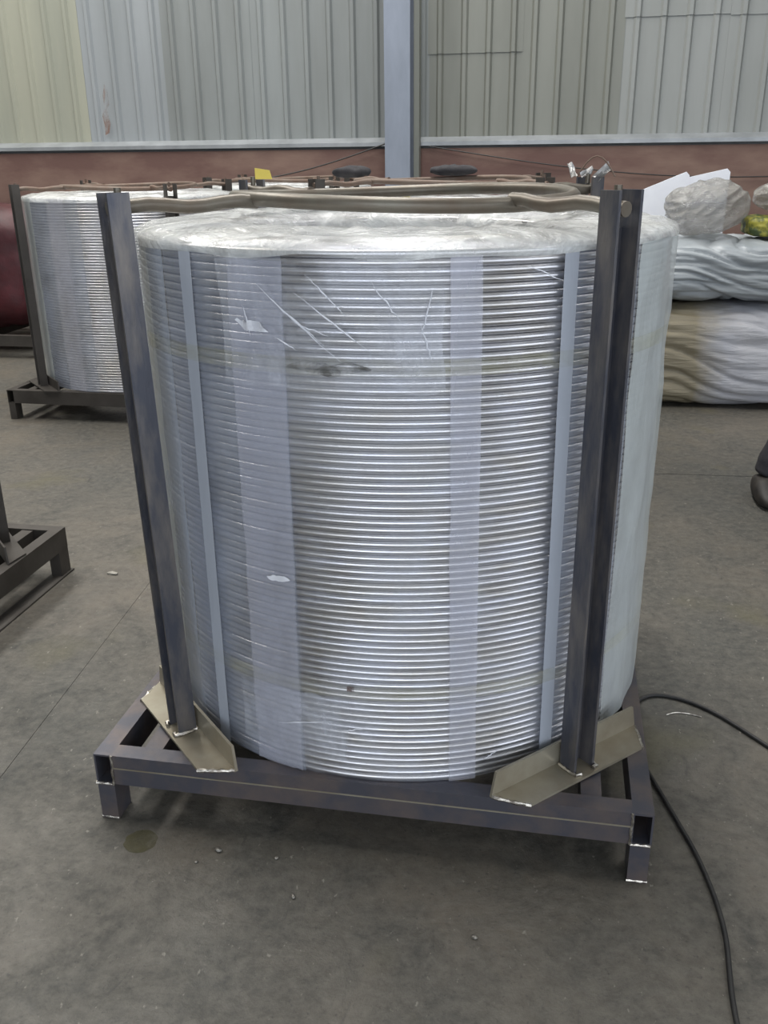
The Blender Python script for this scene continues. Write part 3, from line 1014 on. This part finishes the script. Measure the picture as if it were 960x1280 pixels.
# local frame: the person faces -y (towards the camera)
body = [((0, 0, 0.94), 0.15), ((0, 0, 1.12), 0.145), ((0, 0.01, 1.32), 0.165), ((0, 0.02, 1.44), 0.11), ((0, 0.0, 1.52), 0.055), ((0, -0.01, 1.60), 0.075), ((0, -0.02, 1.68), 0.088), ((0, -0.01, 1.76), 0.06),
        ((-0.17, 0.01, 1.41), 0.062), ((-0.22, 0.03, 1.14), 0.048), ((-0.21, -0.04, 0.90), 0.036), ((0.17, 0.01, 1.41), 0.062), ((0.22, 0.03, 1.14), 0.048), ((0.21, -0.04, 0.90), 0.036),
        ((-0.10, 0, 0.84), 0.095), ((-0.225, -0.02, 0.48), 0.066), ((-0.36, 0.01, 0.12), 0.045), ((0.085, 0, 0.86), 0.095), ((0.10, -0.02, 0.50), 0.066), ((0.11, 0.0, 0.12), 0.045)]
be = [(0, 1), (1, 2), (2, 3), (3, 4), (4, 5), (5, 6), (6, 7), (3, 8), (8, 9), (9, 10), (3, 11), (11, 12), (12, 13), (0, 14), (14, 15), (15, 16), (0, 17), (17, 18), (18, 19)]
skin_body('body', body, be, M['skin'], pr)
jk = [((0, 0, 0.90), 0.165), ((0, 0, 1.12), 0.16), ((0, 0.01, 1.32), 0.178), ((0, 0.02, 1.43), 0.115), ((-0.17, 0.01, 1.41), 0.072), ((-0.22, 0.03, 1.14), 0.058), ((-0.212, -0.03, 0.94), 0.048), ((0.17, 0.01, 1.41), 0.072), ((0.22, 0.03, 1.14), 0.058), ((0.212, -0.03, 0.94), 0.048)]
skin_body('jacket', jk, [(0, 1), (1, 2), (2, 3), (3, 4), (4, 5), (5, 6), (3, 7), (7, 8), (8, 9)], M['shirt'], pr)
tr = [((0, 0, 0.95), 0.15), ((-0.105, 0, 0.83), 0.108), ((-0.228, -0.02, 0.48), 0.080), ((-0.305, 0.005, 0.28), 0.076), ((-0.335, 0.01, 0.20), 0.066), ((-0.348, 0.01, 0.16), 0.076), ((-0.36, 0.01, 0.12), 0.064), ((-0.372, 0.008, 0.085), 0.070),
      ((0.09, 0, 0.84), 0.108), ((0.10, -0.02, 0.50), 0.080), ((0.108, 0, 0.28), 0.074), ((0.11, 0, 0.20), 0.066), ((0.11, 0, 0.16), 0.074), ((0.11, 0, 0.12), 0.064), ((0.11, 0, 0.085), 0.068)]
skin_body('trousers', tr, [(0, 1), (1, 2), (2, 3), (3, 4), (4, 5), (5, 6), (6, 7), (0, 8), (8, 9), (9, 10), (10, 11), (11, 12), (12, 13), (13, 14)], M['trouser'], pr)
for sx in (-0.38, 0.11):
    sh = lump('shoe', M['shoe'], 0.054, 0.14, 0.05, 0.004, 2, pr, 10, 16, 2.6)
    sh.location = (sx, -0.06, 0)
    for v in sh.data.vertices:
        if v.co.y < 0:
            v.co.z *= 1 + v.co.y * 2.6
hr = [((0, 0.03, 1.66), 0.082), ((0, 0.01, 1.745), 0.088)]
skin_body('hair', hr, [(0, 1)], M['hair'], pr)
for s_ in (-1, 1):
    hv = [((s_ * 0.21, -0.045, 0.89), (0.030, 0.018)), ((s_ * 0.208, -0.06, 0.82), (0.040, 0.016))]
    he = [(0, 1)]
    for k in range(4):
        hv += [((s_ * 0.206, -0.09 + 0.02 * k, 0.80), 0.010), ((s_ * 0.200, -0.10 + 0.022 * k, 0.765), 0.0085), ((s_ * 0.190, -0.10 + 0.023 * k, 0.735 + (0.006 if k in (0, 3) else 0)), 0.007)]
        q = len(hv) - 3
        he += [(1, q), (q, q + 1), (q + 1, q + 2)]
    hv += [((s_ * 0.200, -0.095, 0.85), 0.011), ((s_ * 0.192, -0.118, 0.815), 0.009)]
    he += [(0, len(hv) - 2), (len(hv) - 2, len(hv) - 1)]
    skin_body('hand', hv, he, M['skin'], pr)
nz = lump('nose', M['skin'], 0.014, 0.014, 0.022, 0.001, 1, pr, 10, 8, 2.2)
nz.location = (0, -0.105, 1.63)
for s_ in (-1, 1):
    e = lump('eye', M['black'], 0.012, 0.006, 0.006, 0.0, 1, pr, 10, 8, 2.0)
    e.location = (s_ * 0.032, -0.096, 1.66)
    e = lump('ear', M['skin'], 0.010, 0.018, 0.03, 0.001, 1, pr, 10, 8, 2.0)
    e.location = (s_ * 0.084, 0.0, 1.62)
e = lump('mouth', simple('lips', S(150, 96, 88)), 0.024, 0.006, 0.006, 0.0, 1, pr, 10, 8, 2.0)
e.location = (0, -0.088, 1.595)
